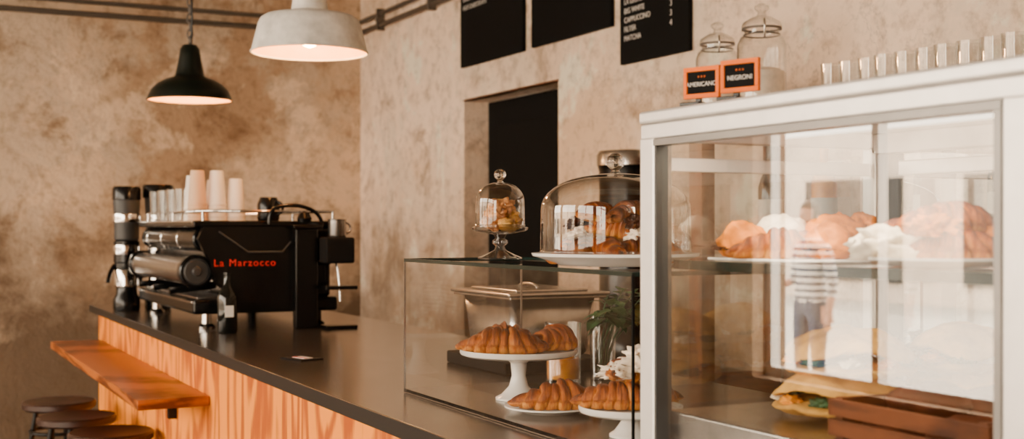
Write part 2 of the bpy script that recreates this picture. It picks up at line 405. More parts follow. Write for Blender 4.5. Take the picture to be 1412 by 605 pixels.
def stool(nm, x, y, z=.72, r=.142):
    g = grp(nm, (x, y, 0), .4)
    lathe('seat', [(0, z-.032), (r-.01, z-.032), (r, z-.024), (r, z-.006), (r-.006, z), (r*.8, z-.004), (0, z-.008)], 'stoolseat', g)
    for k in range(4):
        a = pi/4+k*pi/2; ca, sa = math.cos(a), math.sin(a)
        tube('leg_%d' % k, [(ca*r*.62, sa*r*.62, z-.03), (ca*.2, sa*.2, .002)], .011, 'iron', g, smooth=False)
    for h_, rr in ((.25, .172), (z-.12, .110)):
        tube('ring_%d' % int(h_*100), [(math.cos(q*pi/12)*rr, math.sin(q*pi/12)*rr, h_) for q in range(24)], .007, 'iron', g, cyc=True, smooth=False)
stool('bar_stool', -5.265, .635); stool('bar_stool.001', -4.83, .645); stool('bar_stool.002', -4.40, .700)

# ------------------------------------------------------------------ pendant lamps
def lamp(nm, x, y, z, outer, inner, matO, neckz, chain=True):
    g = grp(nm, (x, y, z))
    lathe('shade', outer, matO, g, seg=64); lathe('reflector', inner, 'lampin', g, seg=64)
    rim = outer[0][0]
    tube('rim', [(math.cos(q*pi/24)*rim, math.sin(q*pi/24)*rim, 0) for q in range(48)], .0035, matO, g, cyc=True, smooth=False)
    lathe('bulb', [(0, .015), (.022, .022), (.030, .042), (.024, .064), (.014, .078), (.013, .095), (0, .095)], 'bulb', g)
    zz = neckz
    tube('eyelet', [(math.cos(q*pi/6)*.016, 0, zz+.014+math.sin(q*pi/6)*.018) for q in range(12)], .004, 'galv', g, cyc=True, smooth=False)
    k = 0; zz += .04
    while z+zz < H-.06:
        pts = [((math.cos(q*pi/6)*.011 if k % 2 else 0), (0 if k % 2 else math.cos(q*pi/6)*.011), zz+math.sin(q*pi/6)*.021) for q in range(12)]
        if chain: tube('link_%d' % k, pts, .0036, 'galv', g, cyc=True, smooth=False)
        zz += .034; k += 1
    tube('cable', [(.006, .004, neckz-.01), (.022, .008, neckz+.12), (.004, -.006, neckz+.3), (.01, .004, neckz+.6), (.004, 0, H-z-.02)], .004, 'black', g)
    lathe('canopy', [(0, H-z-.05), (.03, H-z-.05), (.05, H-z-.002), (0, H-z-.002)], matO, g)
    ld = bpy.data.lights.new('bulb_light', 'POINT'); ld.energy = 16; ld.color = (1, .52, .20); ld.shadow_soft_size = .03
    lo = bpy.data.objects.new('bulb_light', ld); COL.objects.link(lo); lo.parent = g; lo.location = (0, 0, -.005)
lamp('pendant_lamp', -5.25, 1.155, 1.955,
     [(.175, 0), (.172, .012), (.160, .040), (.135, .066), (.100, .086), (.066, .097), (.060, .105), (.055, .130), (.046, .175), (.040, .215), (.028, .232), (0, .238)],
     [(.172, .002), (.157, .036), (.132, .06), (.098, .080), (.055, .092), (0, .096)], 'enamelb', .238)
lamp('pendant_lamp.001', -3.92, 1.253, 1.995,
     [(.190, 0), (.187, .014), (.178, .050), (.168, .090), (.160, .108), (.145, .118), (.100, .126), (.070, .130), (.060, .138), (.056, .165), (.052, .215), (.030, .235), (0, .24)],
     [(.187, .002), (.174, .050), (.163, .088), (.154, .104), (.100, .120), (0, .124)], 'enamelw', .24)

# ------------------------------------------------------------------ espresso machine
em = grp('espresso_machine', (-4.17, .93, 1.07))
for i, (x, y) in enumerate([(-.93, .06), (-.07, .06), (-.93, .45), (-.07, .45)]):
    lathe('foot_%d' % i, [(0, 0), (.028, 0), (.03, .01), (.018, .02), (.018, .06), (0, .06)], 'chrome' if y < .1 else 'black', em, (x, y, 0))
box('base_tray', (-1.0, .0, .055), (-.005, .51, .105), 'black', em, .012)
box('base_trim', (-.98, -.004, .092), (-.02, .004, .100), 'chrome', em, .001)
box('drip_grid', (-.96, .02, .105), (-.04, .30, .112), 'steel', em, .002)
box('lower_body', (-.97, .14, .105), (-.03, .49, .24), 'black', em, .01)
box('lower_fascia', (-.93, .132, .125), (-.07, .142, .16), 'steel', em, .002)
box('upper_body', (-.985, .08, .215), (-.012, .50, .355), 'black', em, .02)
box('top_tray', (-1.0, .0, .350), (.0, .51, .372), 'black', em, .006)
box('top_trim', (-.99, -.003, .366), (-.01, .003, .372), 'chrome', em, .001)
def cylx(name, r, x0, x1, mat, y, z): return cyl(name, r, x0, x1, mat, em, (0, y, z), (0, pi/2, 0), bv=.006)
cylx('boiler', .048, -.96, -.05, 'steel', .010, .200)
cylx('boiler_cap', .057, -.05, -.005, 'black', .010, .200)
cylx('boiler_cap_ring', .045, -.006, .003, 'grey', .010, .200)
cylx('boiler_cap_far', .056, -.98, -.95, 'black', .010, .200)
cylx('boiler_boss', .018, .0, .010, 'grey', .010, .200)
cylx('upper_drum', .042, -.95, -.03, 'black', .045, .308)
for k, x in enumerate((-.85, -.58, -.30)): cylx('upper_drum_band_%d' % k, .0435, x, x+.02, 'chrome', .045, .308)
prof = [(.10, .06), (.40, .06), (.40, .10), (.35, .12), (.35, .15), (.42, .18), (.42, .352), (.03, .352), (.01, .31), (.03, .27), (.05, .24), (.07, .16), (.11, .13)]
bm = bmesh.new(); f = bm.faces.new([bm.verts.new((0, y, z)) for y, z in prof]); r = bmesh.ops.extrude_face_region(bm, geom=[f])
for v in r['geom']:
    if isinstance(v, bmesh.types.BMVert): v.co.x += .03
bmesh.ops.recalc_face_normals(bm, faces=bm.faces)
me = bpy.data.meshes.new('end_panel'); bm.to_mesh(me); bm.free(); obj('end_panel', me, 'black', em, (-.012, 0, 0))
tx = text('badge', "La Marzocco", .034, 'red', em, (.0195, .062, .228), (pi/2, 0, pi/2), 'LEFT', .001)
tx.data.space_character = 1.22
tube('end_rib', [(.02, .08, .335), (.02, .18, .265), (.02, .30, .265), (.02, .33, .30)], .003, 'grey', em, smooth=False)
box('tower', (.02, .335, .0), (.06, .415, .345), 'black', em, .006)
box('tower_cap', (.015, .325, .345), (.07, .43, .358), 'black', em, .004)
box('side_box', (.05, .42, .225), (.13, .525, .315), 'blackm', em, .008)
box('side_shelf', (.05, .42, .135), (.13, .535, .148), 'black', em, .003)
box('side_shelf_low', (.05, .42, .0), (.13, .535, .012), 'black', em, .003)
tube('lever_loop', [(.03, .25, .36), (.03, .25, .41), (.04, .30, .425), (.04, .36, .425), (.05, .42, .40), (.05, .43, .37)], .007, 'black', em)
lathe('lever_knob', [(0, 0), (.022, .005), (.026, .02), (.016, .04), (0, .046)], 'black', em, (.045, .37, .36))
for k in range(3):
    x = -.2-k*.28
    cyl('group_head_%d' % k, .034, .155, .215, 'chrome', em, (x, .12, 0)); tube('portafilter_%d' % k, [(x, .12, .145), (x, .04, .135), (x, -.04, .128)], .012, 'black', em)
tube('steam_wand', [(-.03, .47, .30), (.02, .49, .26), (.04, .5, .15), (.045, .5, .09)], .005, 'chrome', em)
rp = [(-.98, .035, .405), (-.98, .495, .405), (-.02, .495, .405), (-.02, .035, .405)]
tube('cup_rail', rp, .005, 'chrome', em, cyc=True, smooth=False)
for i, (x, y) in enumerate([(-.98, .035), (-.98, .495), (-.02, .495), (-.02, .035), (-.5, .035), (-.5, .495)]):
    cyl('rail_post_%d' % i, .005, .37, .405, 'chrome', em, (x, y, 0))

ZT = 1.07+.372+.0005
def cupstack(nm, x, y, n, mat, h=.11, r0=.033, r1=.024):
    g = grp(nm, (x, y, ZT))
    prof = [(r0-.001, 0)]
    for k in range(n):
        z = k*.014
        prof += [(r0+.0015, z), (r0+.0015, z+.006), (r0-.001, z+.008)]
    prof += [(r0-.001, n*.014), (r1, n*.014+h-.004), (r1-.002, n*.014+h), (r1-.004, n*.014+h-.006), (0, n*.014+h-.006)]
    lathe('stacked_cups', prof, mat, g)
cupstack('paper_cup_stack', -4.43, 1.001, 5, 'paper2'); cupstack('paper_cup_stack.001', -4.43, 1.070, 5, 'paper')
cupstack('paper_cup_stack.002', -4.43, 1.139, 3, 'paper'); cupstack('paper_cup_stack.003', -4.56, 1.015, 4, 'paper')
cupstack('paper_cup_stack.004', -4.56, 1.09, 3, 'paper')
def tumbler(nm, loc, r=.03, h=.1, mat='glassd', taper=.85):
    g = grp(nm, loc)
    lathe('glass', [(0, .001), (r*taper, .001), (r, h), (r-.002, h), (r*taper-.002, .008), (0, .009)], mat, g, seg=32)
    return g
for i in range(6): tumbler('drinking_glass' if i == 0 else 'drinking_glass.%03d' % i, (-5.08+i*.085, .985+(i % 2)*.012, ZT), .028, .12)
g = grp('black_milk_jug', (-4.36, 1.24, ZT))
lathe('body', [(0, 0), (.036, 0), (.04, .01), (.04, .06), (.03, .085), (.027, .085), (.036, .06), (.036, .01), (0, .006)], 'black', g)
tube('handle', [(.03, .02, .07), (.055, .035, .065), (.058, .037, .03), (.035, .022, .02)], .005, 'black', g)
g = grp('steel_milk_jug', (-4.08, 1.403, 1.3855))
lathe('body', [(0, 0), (.030, 0), (.033, .006), (.031, .055), (.033, .062), (.029, .060), (.029, .01), (0, .008)], 'steel', g)
tube('handle', [(.0, .03, .052), (.0, .05, .045), (.0, .048, .015), (.0, .03, .012)], .004, 'steel', g)

def grinder(nm, x, y, tall, wide):
    g = grp(nm, (x, y, 1.07))
    lathe('body', [(0, 0), (.052, 0), (.055, .008), (.055, .05), (.044, .07), (.042, .10), (.05, .11), (.05, .20), (.045, .205)], 'black', g)
    lathe('chrome_body', [(.046, .10), (.051, .105), (.051, .17), (.046, .18)], 'chrome', g)
    lathe('burr_collar', [(.045, .20), (.053, .205), (.053, .29), (.045, .295)], 'black', g)
    lathe('chrome_collar', [(.0535, .235), (.0545, .240), (.0545, .268), (.0535, .275)], 'chrome', g)
    lathe('hopper', [(.045, .295), (.05, .30), (.052, .40), (.056, tall-.06), (.052, tall-.05)], 'grey', g)
    lathe('hopper_rim', [(.05, tall-.06), (wide, tall-.055), (wide, tall-.01), (wide-.006, tall), (0, tall)], 'black', g)
    lathe('hopper_band', [(.0575, .37), (.0585, .375), (.0585, .40), (.0575, .405)], 'chrome', g)
    tube('chute', [(.0, -.05, .19), (.02, -.075, .16), (.03, -.08, .12)], .009, 'black', g)
grinder('coffee_grinder', -5.34, .912, .52, .058); grinder('coffee_grinder.001', -5.36, 1.045, .53, .066)

g = grp('syrup_bottle', (-4.06, 1.016, 1.07))
lathe('glass', [(0, 0), (.03, 0), (.033, .006), (.033, .115), (.028, .135), (.013, .155), (.012, .19), (.014, .192), (.014, .2), (0, .2)], 'bottle', g)
box('label', (.0325, -.016, .055), (.0345, .012, .092), 'label', g)
g = grp('paper_card', (-3.167, .99, 1.0705), .3)
box('card', (-.05, -.035, 0), (.05, .035, .003), 'blackm', g); box('ticket', (-.025, -.012, .003), (.030, .015, .0045), 'label', g)
box('ticket_stripe', (-.025, -.012, .0045), (.030, -.002, .005), 'red', g)

# ------------------------------------------------------------------ glass pastry case
GX0, GX1, GY0, GY1, GZ0, GZ1 = -2.426, -1.535, .984, 1.262, 1.071, 1.350
pc = grp('glass_pastry_case')
e = .0018
pane = quad
pane('front_pane', [(GX0, GY0, GZ0), (GX1, GY0, GZ0), (GX1, GY0, GZ1), (GX0, GY0, GZ1)], 'glass', pc)
pane('left_pane', [(GX0, GY0, GZ0), (GX0, GY1, GZ0), (GX0, GY1, GZ1), (GX0, GY0, GZ1)], 'glass', pc)
pane('right_pane', [(GX1, GY0, GZ0), (GX1, GY1, GZ0), (GX1, GY1, GZ1), (GX1, GY0, GZ1)], 'glass', pc)
pane('top_pane', [(GX0, GY0, GZ1), (GX1, GY0, GZ1), (GX1, GY1, GZ1), (GX0, GY1, GZ1)], 'glass', pc)
box('base_pane', (GX0, GY0, GZ0), (GX1, GY1, GZ0+.008), 'top', pc)
for (x, y) in [(GX0, GY0), (GX0, GY1), (GX1, GY0), (GX1, GY1)]:
    box('corner_edge', (x-e, y-e, GZ0), (x+e, y+e, GZ1), 'steel' if (x == GX0) else 'blackm', pc)
for y in (GY0, GY1):
    box('top_edge', (GX0, y-e, GZ1-.003), (GX1, y+e, GZ1+.004), 'gedge', pc)
for x in (GX0, GX1):
    box('top_side_edge', (x-e, GY0, GZ1-.003), (x+e, GY1, GZ1+.004), 'gedge', pc)
box('front_seam', (GX0, GY0-e, GZ0), (GX1, GY0+e, GZ0+.002), 'steel', pc); box('left_seam', (GX0-e, GY0, GZ0), (GX0+e, GY1, GZ0+.002), 'steel', pc)
ZB = GZ0+.0085
def cakestand(nm, x, y, z, R, h, rb):
    g = grp(nm, (x, y, z))
    lathe('stand', [(0, 0), (rb, 0), (rb, .004), (rb*.75, .010), (rb*.42, .026), (rb*.30, .05*h/.1), (rb*.36, h-.022), (rb*.6, h-.012), (R-.012, h-.008), (R-.002, h-.004), (R, h), (R, h+.006), (R-.003, h+.006), (R-.006, h+.001), (0, h)], 'white', g, seg=72)
    return g
cakestand('cake_stand', -2.17, 1.123, ZB, .117, .094, .046)
zc = ZB+.0965
croissant('croissant', .156, .034, .70, None, (-2.150, 1.072, zc), (0, 0, 1.1+pi-.1), 4.6, 1)
croissant('croissant.001', .122, .033, .75, None, (-2.158, 1.184, zc), (0, 0, 1.1+pi+.75), 4.2, 2)
croissant('croissant.002', .122, .033, .6, None, (-2.236, 1.132, zc), (0, 0, 1.2), 4.4, 3)
def plate(nm, x, y, z, R):
    g = grp(nm, (x, y, z))
    lathe('plate', [(0, 0), (R*.6, 0), (R*.65, .003), (R, .010), (R, .013), (R*.98, .013), (R*.68, .006), (0, .005)], 'white', g, seg=64); return g
plate('side_plate', -1.995, 1.095, ZB, .082)
croissant('croissant.003', .146, .035, .60, None, (-1.985, 1.105, ZB+.008), (.0, 0, 1.1+pi+.15), 4.6, 5)
cakestand('cake_stand.001', -1.70, 1.085, ZB, .085, .045, .035)
zd = ZB+.0475
g = grp('sugared_pastry', (-1.70, 1.085, zd))
croissant('croissant_base', .13, .032, .5, g, (-.005, -.02, 0), (0, 0, 1.1+pi), 4.4, 8)
croissant('croissant_back', .12, .031, .5, g, (-.03, .038, 0), (0, 0, 1.4), 4.4, 9)
croissant('croissant_top', .11, .028, .55, g, (.0, -.002, .040), (.25, .2, 1.9), 4.2, 10)
for i, (x, y, z, s) in enumerate([(-.02, .012, .044, .030), (.020, .0, .060, .026), (.012, -.03, .050, .026), (.0, .01, .080, .018)]):
    blob('icing_%d' % i, (s*1.1, s*.9, s*.6), 'sugar', g, (x, y, z), (0, 0, i), i+3, .45, 2.8)
g = tumbler('fruit_jar', (-2.42, 1.365, 1.0705), .041, .135, 'glassd', .96)
lathe('fruit_drink', [(0, .01), (.036, .01), (.037, .05), (.034, .055), (0, .056)], 'juice', g)
for i in range(5): cyl('slice_%d' % i, .024, 0, .006, 'juice', g, (.004*math.cos(i*2.), .006*math.sin(i*2.4), .062+i*.008), (.4*math.sin(i*2), .4*math.cos(i*3), 0))
g = tumbler('herb_vase', (-2.43, 1.475, 1.0705), .031, .145, 'glassd', .9)
bm = bmesh.new()
def leaf(bm, p, d, s, w):
    d = d.normalized(); side = d.cross(Vector((random.uniform(-.3, .3), random.uniform(-.3, .3), 1))).normalized()*w; up = side.cross(d).normalized()
    prev = bm.verts.new(p)
    for k, (t_, ww) in enumerate([(.2, .7), (.4, 1), (.7, .8), (1, .05)]):
        c_ = p+d*s*t_-Vector((0, 0, 1))*s*.5*t_*t_
        a = bm.verts.new(c_+side*ww+up*.002); b_ = bm.verts.new(c_); c2 = bm.verts.new(c_-side*ww+up*.002)
        if k == 0: bm.faces.new((prev, b_, a)); bm.faces.new((prev, c2, b_))
        else: bm.faces.new((pb, b_, a, pa)); bm.faces.new((pc2, c2, b_, pb))
        pa, pb, pc2 = a, b_, c2
for s in range(12):
    a = s*2.4+.3; tip = Vector((math.cos(a)*.05+.03, math.sin(a)*.05+.045, .175+.03*math.sin(s*1.7)))
    base = Vector((math.cos(a)*.012, math.sin(a)*.012, .015)); mid = Vector((math.cos(a)*.016, math.sin(a)*.016, .12))
    tube('stem_%d' % s, [base, mid, tip], .0015, 'leaf', g)
    for k in range(6):
        t_ = .35+.65*k/5; p = (mid*(1-t_)+tip*t_); aa = k*2.1+s
        leaf(bm, p, Vector((math.cos(aa), math.sin(aa), random.uniform(-.3, .4)))+(tip-mid)*4, random.uniform(.035, .055), random.uniform(.013, .020))
me = bpy.data.meshes.new('leaves'); bm.to_mesh(me); bm.free(); obj('leaves', me, 'leaf', g)

g = grp('steel_food_pan', (-2.76, 1.455, 1.0705))
box('trivet', (-.17, -.15, 0), (.17, .13, .03), 'blackm', g, .004)
def taperbox(nm, x, y, z0, z1, k, mat, p, bev=.02):
    bm = bmesh.new(); bmesh.ops.create_cube(bm, size=1)
    for v in bm.verts:
        s = 1 if v.co.z > 0 else k
        v.co = Vector((v.co.x*2*x*s, v.co.y*2*y*s, z1 if v.co.z > 0 else z0))
    bmesh.ops.bevel(bm, geom=[e_ for e_ in bm.edges if e_.verts[0].co.z < z1-.001 or e_.verts[1].co.z < z1-.001], offset=bev, segments=4, profile=.5, affect='EDGES')
    me = bpy.data.meshes.new(nm); bm.to_mesh(me); bm.free(); return obj(nm, me, mat, p, (0, 0, 0), (0, 0, 0), True)
taperbox('pan', .145, .118, .031, .178, .88, 'steel', g)
box('pan_rim', (-.163, -.133, .176), (.163, .133, .182), 'steel', g, .002)
box('lid', (-.170, -.140, .183), (.170, .140, .192), 'steel', g, .004)
box('lid_raise', (-.13, -.10, .192), (.13, .10, .198), 'steel', g, .003)
tube('lid_handle', [(-.05, 0, .197), (-.045, 0, .208), (.045, 0, .208), (.05, 0, .197)], .003, 'steel', g)

def dome(nm, x, y, z, R, h, stand):
    g = grp(nm, (x, y, z)); z0 = 0
    if stand:
        lathe('pedestal', [(0, 0), (.045, 0), (.046, .003), (.03, .009), (.012, .018), (.009, .026), (.016, .032), (.016, .037), (.009, .042), (.014, .05), (.05, .056), (R+.006, .059), (R+.008, .064), (R+.004, .066), (0, .061)], 'glassd', g, seg=56)
        z0 = .0665
    else:
        lathe('platter', [(0, 0), (R*.75, 0), (R*.8, .004), (R+.014, .016), (R+.016, .021), (R+.008, .021), (R*.8, .011), (0, .010)], 'white', g, seg=72); z0 = .0215
    pr = [(R, 0), (R+.001, .004), (R, h*.55)]
    for k in range(1, 11):
        a = k*pi/20; pr.append((R*math.cos(a)**.85 if k < 10 else .006, h*.55+h*.45*math.sin(a)))
    lathe('cloche', [(r_, z_+z0) for r_, z_ in pr], 'glassd', g, seg=72)
    tube('cloche_rim', [(math.cos(q*pi/24)*R, math.sin(q*pi/24)*R, z0+.002) for q in range(48)], .002, 'glassd', g, cyc=True, smooth=False)
    k_ = R*.11 if not stand else R*.22
    k_ = max(k_, .011)
    lathe('knob', [(.006, 0), (k_*.6, .002), (k_*.45, k_*.5), (k_, k_*1.0), (k_*1.15, k_*1.5), (k_, k_*2.1), (k_*.5, k_*2.5), (0, k_*2.6)], 'knobglass', g, (0, 0, z0+h-.001))
    return g, z0
ZG = GZ1+.005
g, z0 = dome('biscuit_cloche', -2.257, 1.125, ZG, .050, .090, True)
for i in range(12):
    a = i*2.4; r_ = .026 if i < 7 else .013
    blob('biscuit_%d' % i, (.020, .017, .014), 'cookie' if i % 3 else 'flat', g, (r_*math.cos(a), r_*math.sin(a), .063+(.018*(i//4))), (random.uniform(-.5, .5), random.uniform(-.5, .5), a), i, .28)
g, z0 = dome('cake_dome', -1.800, 1.118, ZG, .128, .135, False)
for i in range(14):
    a = i*2.4+.6; r_ = .078 if i < 8 else .040; lev = 0 if i < 8 else (1 if i < 12 else 1.8)
    croissant('pastry_%d' % i, .092, .026, .6, g, (r_*math.cos(a), r_*math.sin(a), .011+lev*.034), (random.uniform(-.35, .35), random.uniform(-.3, .3), a+1.2), 4.0, i+11, mat=['crust', 'crustd'][i % 2])
for i in range(6):
    a = i*2.1; blob('danish_%d' % i, (.020, .016, .010), ['sugar', 'choc'][i % 2], g, (.06*math.cos(a), .06*math.sin(a), .048+.02*(i % 2)), (.3, .2, a), i+30, .45, 2.4)

# ------------------------------------------------------------------ refrigerated display
FX0, FX1, FY0, FY1, FZ1 = -1.496, -.80, .970, 1.42, 1.585
fr = grp('refrigerated_display_case')
s = .036; zb = 1.112; RW = .052
box('base_unit', (FX0, FY0, 1.071), (FX1, FY1, zb), 'alu', fr, .004)
box('deck', (FX0+.01, FY0+.01, zb), (FX1-.01, FY1-.01, zb+.008), 'steel', fr)
box('deck_riser', (FX0+.030, FY0+.026, zb+.008), (FX1-.03, FY1-.04, 1.160), 'steel', fr, .003)
box('top_panel', (FX0, FY0-.002, FZ1-.018), (FX1, FY1, FZ1), 'alu', fr, .004)
box('top_rail_front', (FX0+.003, FY0, FZ1-.040), (FX1-.003, FY0+.022, FZ1-.019), 'alu', fr, .002)
box('top_rail_left', (FX0+.002, FY0+.022, FZ1-.042), (FX0+.026, FY1, FZ1-.019), 'alu', fr, .002)
box('top_rail_back', (FX0+.02, FY1-.03, FZ1-.05), (FX1, FY1, FZ1-.019), 'alu', fr, .002)
box('stile_front_left', (FX0, FY0, zb), (FX0+s, FY0+.03, FZ1-.038), 'alu', fr, .003)
box('stile_front_right', (FX1-RW, FY0, zb), (FX1, FY0+.03, FZ1-.038), 'alu', fr, .003)
box('gasket_left', (FX0+s, FY0+.002, zb), (FX0+s+.004, FY0+.028, FZ1-.04), 'grey', fr)
box('gasket_top', (FX0+s, FY0-.001, FZ1-.050), (FX1-RW, FY0+.018, FZ1-.041), 'gasket', fr)
box('gasket_right', (FX1-RW-.009, FY0-.001, zb), (FX1-RW, FY0+.018, FZ1-.0505), 'gasket', fr)
box('stile_back_left', (FX0, FY1-.03, zb), (FX0+.03, FY1, FZ1-.04), 'alu', fr, .003)
box('stile_back_right', (FX1-.03, FY1-.03, zb), (FX1, FY1, FZ1-.04), 'alu', fr, .003)
box('door_stile_1', (FX0+.045, FY1-.018, zb), (FX0+.065, FY1-.004, FZ1-.05), 'blackm', fr, .002)
box('door_stile_2', ((FX0+FX1)/2, FY1-.03, zb), ((FX0+FX1)/2+.02, FY1-.004, FZ1-.05), 'alu', fr, .002)
box('door_rail_top', (FX0+.045, FY1-.016, FZ1-.085), (FX1-.03, FY1-.002, FZ1-.062), 'alu', fr, .002)
box('side_rail_top', (FX0+.008, FY0+.03, FZ1-.085), (FX0+.02, FY1-.03, FZ1-.065), 'alu', fr, .002)
pane('front_glass', [(FX0+s, FY0+.012, zb), (FX1-RW, FY0+.012, zb), (FX1-RW, FY0+.012, FZ1-.04), (FX0+s, FY0+.012, FZ1-.04)], 'glassf', fr)
pane('left_glass', [(FX0+.012, FY0+.03, zb), (FX0+.012, FY1-.03, zb), (FX0+.012, FY1-.03, FZ1-.04), (FX0+.012, FY0+.03, FZ1-.04)], 'glassb', fr)
pane('right_glass', [(FX1-.012, FY0+.03, zb), (FX1-.012, FY1-.03, zb), (FX1-.012, FY1-.03, FZ1-.04), (FX1-.012, FY0+.03, FZ1-.04)], 'glass', fr)
pane('back_glass', [(FX0+.03, FY1-.01, zb), (FX1-.03, FY1-.01, zb), (FX1-.03, FY1-.01, FZ1-.05), (FX0+.03, FY1-.01, FZ1-.05)], 'glassb', fr)
SZ = 1.372
pane('shelf_glass', [(FX0+.02, FY0+.05, SZ), (FX1-.02, FY0+.05, SZ), (FX1-.02, FY1-.04, SZ), (FX0+.02, FY1-.04, SZ)], 'glass', fr)
box('shelf_front_edge', (FX0+.02, FY0+.045, SZ-.012), (FX1-.02, FY0+.052, SZ+.001), 'gedge', fr)
box('shelf_back_edge', (FX0+.02, FY1-.05, SZ-.014), (FX1-.02, FY1-.04, SZ+.001), 'grey', fr)
for x in (FX0+.025, FX1-.035):
    for y in (FY0+.055, FY1-.06): box('shelf_pin', (x-.012, y, SZ-.01), (x+.012, y+.01, SZ-.002), 'steel', fr)
box('added_strip', (FX0+.06, FY0+.035, FZ1-.036), (FX1-.08, FY0+.05, FZ1-.024), 'addstrip', fr)  # assumed glowing strip, added to brighten the case interior
al = bpy.data.lights.new('case_fill', 'AREA'); al.shape = 'RECTANGLE'; al.size = .5; al.size_y = .03; al.energy = 3.2; al.color = (1, .80, .54)  # added fill lamp that makes the food in the case brighter
ao = bpy.data.objects.new('case_fill', al); COL.objects.link(ao); ao.parent = fr; ao.location = ((FX0+FX1)/2, FY0+.07, FZ1-.045)
ZS = SZ+.0015
g = grp('bread_roll_tray', (-1.335, 1.125, ZS))
box('tray', (-.095, -.085, 0), (.095, .085, .004), 'white', g, .002)
croissant('croissant_front', .125, .028, .55, g, (.010, -.035, .004), (0, 0, 1.1+pi), 4.4, 61)
for i, (x, y, z, s3, mt) in enumerate([(-.055, -.052, .004, (.034, .026, .032), 'gold'), (-.045, .010, .004, (.042, .032, .036), 'cream'), (.010, .055, .004, (.046, .028, .036), 'gold'), (-.06, .060, .004, (.030, .022, .030), 'bread'), (.066, .0, .004, (.028, .040, .030), 'gold')]):
    blob('roll_%d' % i, s3, mt, g, (x, y, z), (0, 0, 1.1 if i < 3 else .3), i+70, .14, 1.6)
    blob('roll_filling_%d' % i, (s3[0]*.97, s3[1]*1.04, .005), 'leaf' if i % 2 else 'choc', g, (x, y, z+.010), (0, 0, 1.1 if i < 3 else .3), i+80, .3, 3)
g = grp('filled_croissant_plate', (-1.085, 1.125, ZS))
lathe('plate', [(0, 0), (.06, 0), (.088, .008), (.088, .011), (.06, .005), (0, .005)], 'white', g)
blob('wrap_paper', (.046, .032, .026), 'cream', g, (-.026, -.052, .006), (0, 0, 1.1), 3, .3, 3)
for i, (x, y, z, rz, mt) in enumerate([(.020, .000, .006, 1.0+pi, 'crust'), (-.030, .030, .006, 1.5, 'crust'), (.0, .010, .036, 1.2+pi, 'crust')]):
    croissant('croissant_%d' % i, .125, .028, .6, g, (x, y, z), (0, 0, rz), 4.4, i+21, mat=mt)
blob('egg_filling', (.030, .022, .016), 'gold', g, (.02, -.02, .035), (0, 0, 1), 9, .4, 3)
blob('golden_bun', (.034, .030, .028), 'gold', g, (.028, .052, .008), (0, 0, 1), 12, .15, 2)
def flatbread(nm, loc, rot, R, seed):
    g = grp(nm, loc); g.rotation_euler = rot
    for k, (z, op) in enumerate([(0, -1), (.020, 1)]):
        bm = bmesh.new(); bmesh.ops.create_icosphere(bm, subdivisions=5, radius=1)
        for v in bm.verts:
            rr = math.hypot(v.co.x, v.co.y); a = math.atan2(v.co.y, v.co.x)
            w = 1+.06*noise.noise(Vector((math.cos(a)*1.5, math.sin(a)*1.5, seed+k)))
            bum = .004*noise.fractal(Vector((v.co.x*3, v.co.y*3, seed*2+k)), 1, 2, 3)
            sag = (.008*math.sin(a*3+seed+k*1.5)*rr**3) if k else 0
            v.co = Vector((v.co.x*R*w, v.co.y*R*w*.86, v.co.z*.013+(.024*(1-rr*rr) if k else 0)+bum+sag+z+.018))
        me = bpy.data.meshes.new('half_%d' % k); bm.to_mesh(me); bm.free(); obj('half_%d' % k, me, 'flat', g, smooth=True)
    for i in range(9):
        a = i*.7; blob('filling_%d' % i, (.016, .012, .007), ['leaf', 'cream', 'juice'][i % 3], g, (R*.86*math.cos(a), R*.74*math.sin(a), .024), (0, 0, i), i, .35, 3)
    return g
flatbread('flatbread_sandwich', (-1.285, 1.155, 1.1605), (.0, .0, 1.1), .090, 1)
flatbread('flatbread_sandwich.001', (-1.280, 1.165, 1.2120), (.0, .0, .7), .086, 4)
flatbread('flatbread_sandwich.002', (-1.235, 1.325, 1.1605), (.0, .0, .4), .078, 7)
flatbread('flatbread_sandwich.003', (-1.235, 1.325, 1.2140), (.0, .0, 1.4), .074, 9)
# slatted wooden crate of dark loaves
g = grp('bread_crate', (-1.035, 1.115, 1.161))
box('crate_floor', (-.105, -.100, 0), (.125, .100, .006), 'crate', g)
for k, z in enumerate((.010, .034)):
    box('front_slat_%d' % k, (-.108, -.104, z), (.128, -.098, z+.020), 'crate', g, .001); box('rear_slat_%d' % k, (-.108, .098, z), (.128, .104, z+.020), 'crate', g, .001)
    box('left_slat_%d' % k, (-.111, -.104, z), (-.105, .104, z+.020), 'crate', g, .001); box('right_slat_%d' % k, (.125, -.104, z), (.131, .104, z+.020), 'crate', g, .001)
for i, (x, y) in enumerate([(-.098, -.092), (-.098, .092), (.118, -.092), (.118, .092)]): box('corner_post_%d' % i, (x-.006, y-.006, .006), (x+.006, y+.006, .056), 'crate', g)
for i, (x, y, z, rz) in enumerate([(-.045, -.045, .007, 1.1), (-.045, .045, .007, 1.4), (.045, -.03, .007, 1.2), (.05, .05, .007, 1.5), (-.02, -.03, .038, 1.15), (.02, .035, .036, .9)]):
    blob('loaf_%d' % i, (.050, .033, .026), 'darkloaf', g, (x, y, z), (0, 0, rz), i+90, .10, 1.5)
g = grp('bun_basket', (-.98, 1.305, 1.161))
lathe('basket', [(0, 0), (.06, 0), (.070, .035), (.067, .035), (.056, .004), (0, .004)], 'dwood', g)
for i in range(9): blob('bun_%d' % i, (.026, .024, .024), 'gold', g, (.034*math.cos(i*1.05)*(i < 6), .034*math.sin(i*1.05)*(i < 6)+.014*(i-7)*(i > 5), .008+.026*(i > 5)), (0, 0, i), i+120, .12)
g = grp('pastry_tray', (-1.40, 1.30, ZS))
box('tray', (-.06, -.055, 0), (.06, .055, .004), 'steel', g, .001)
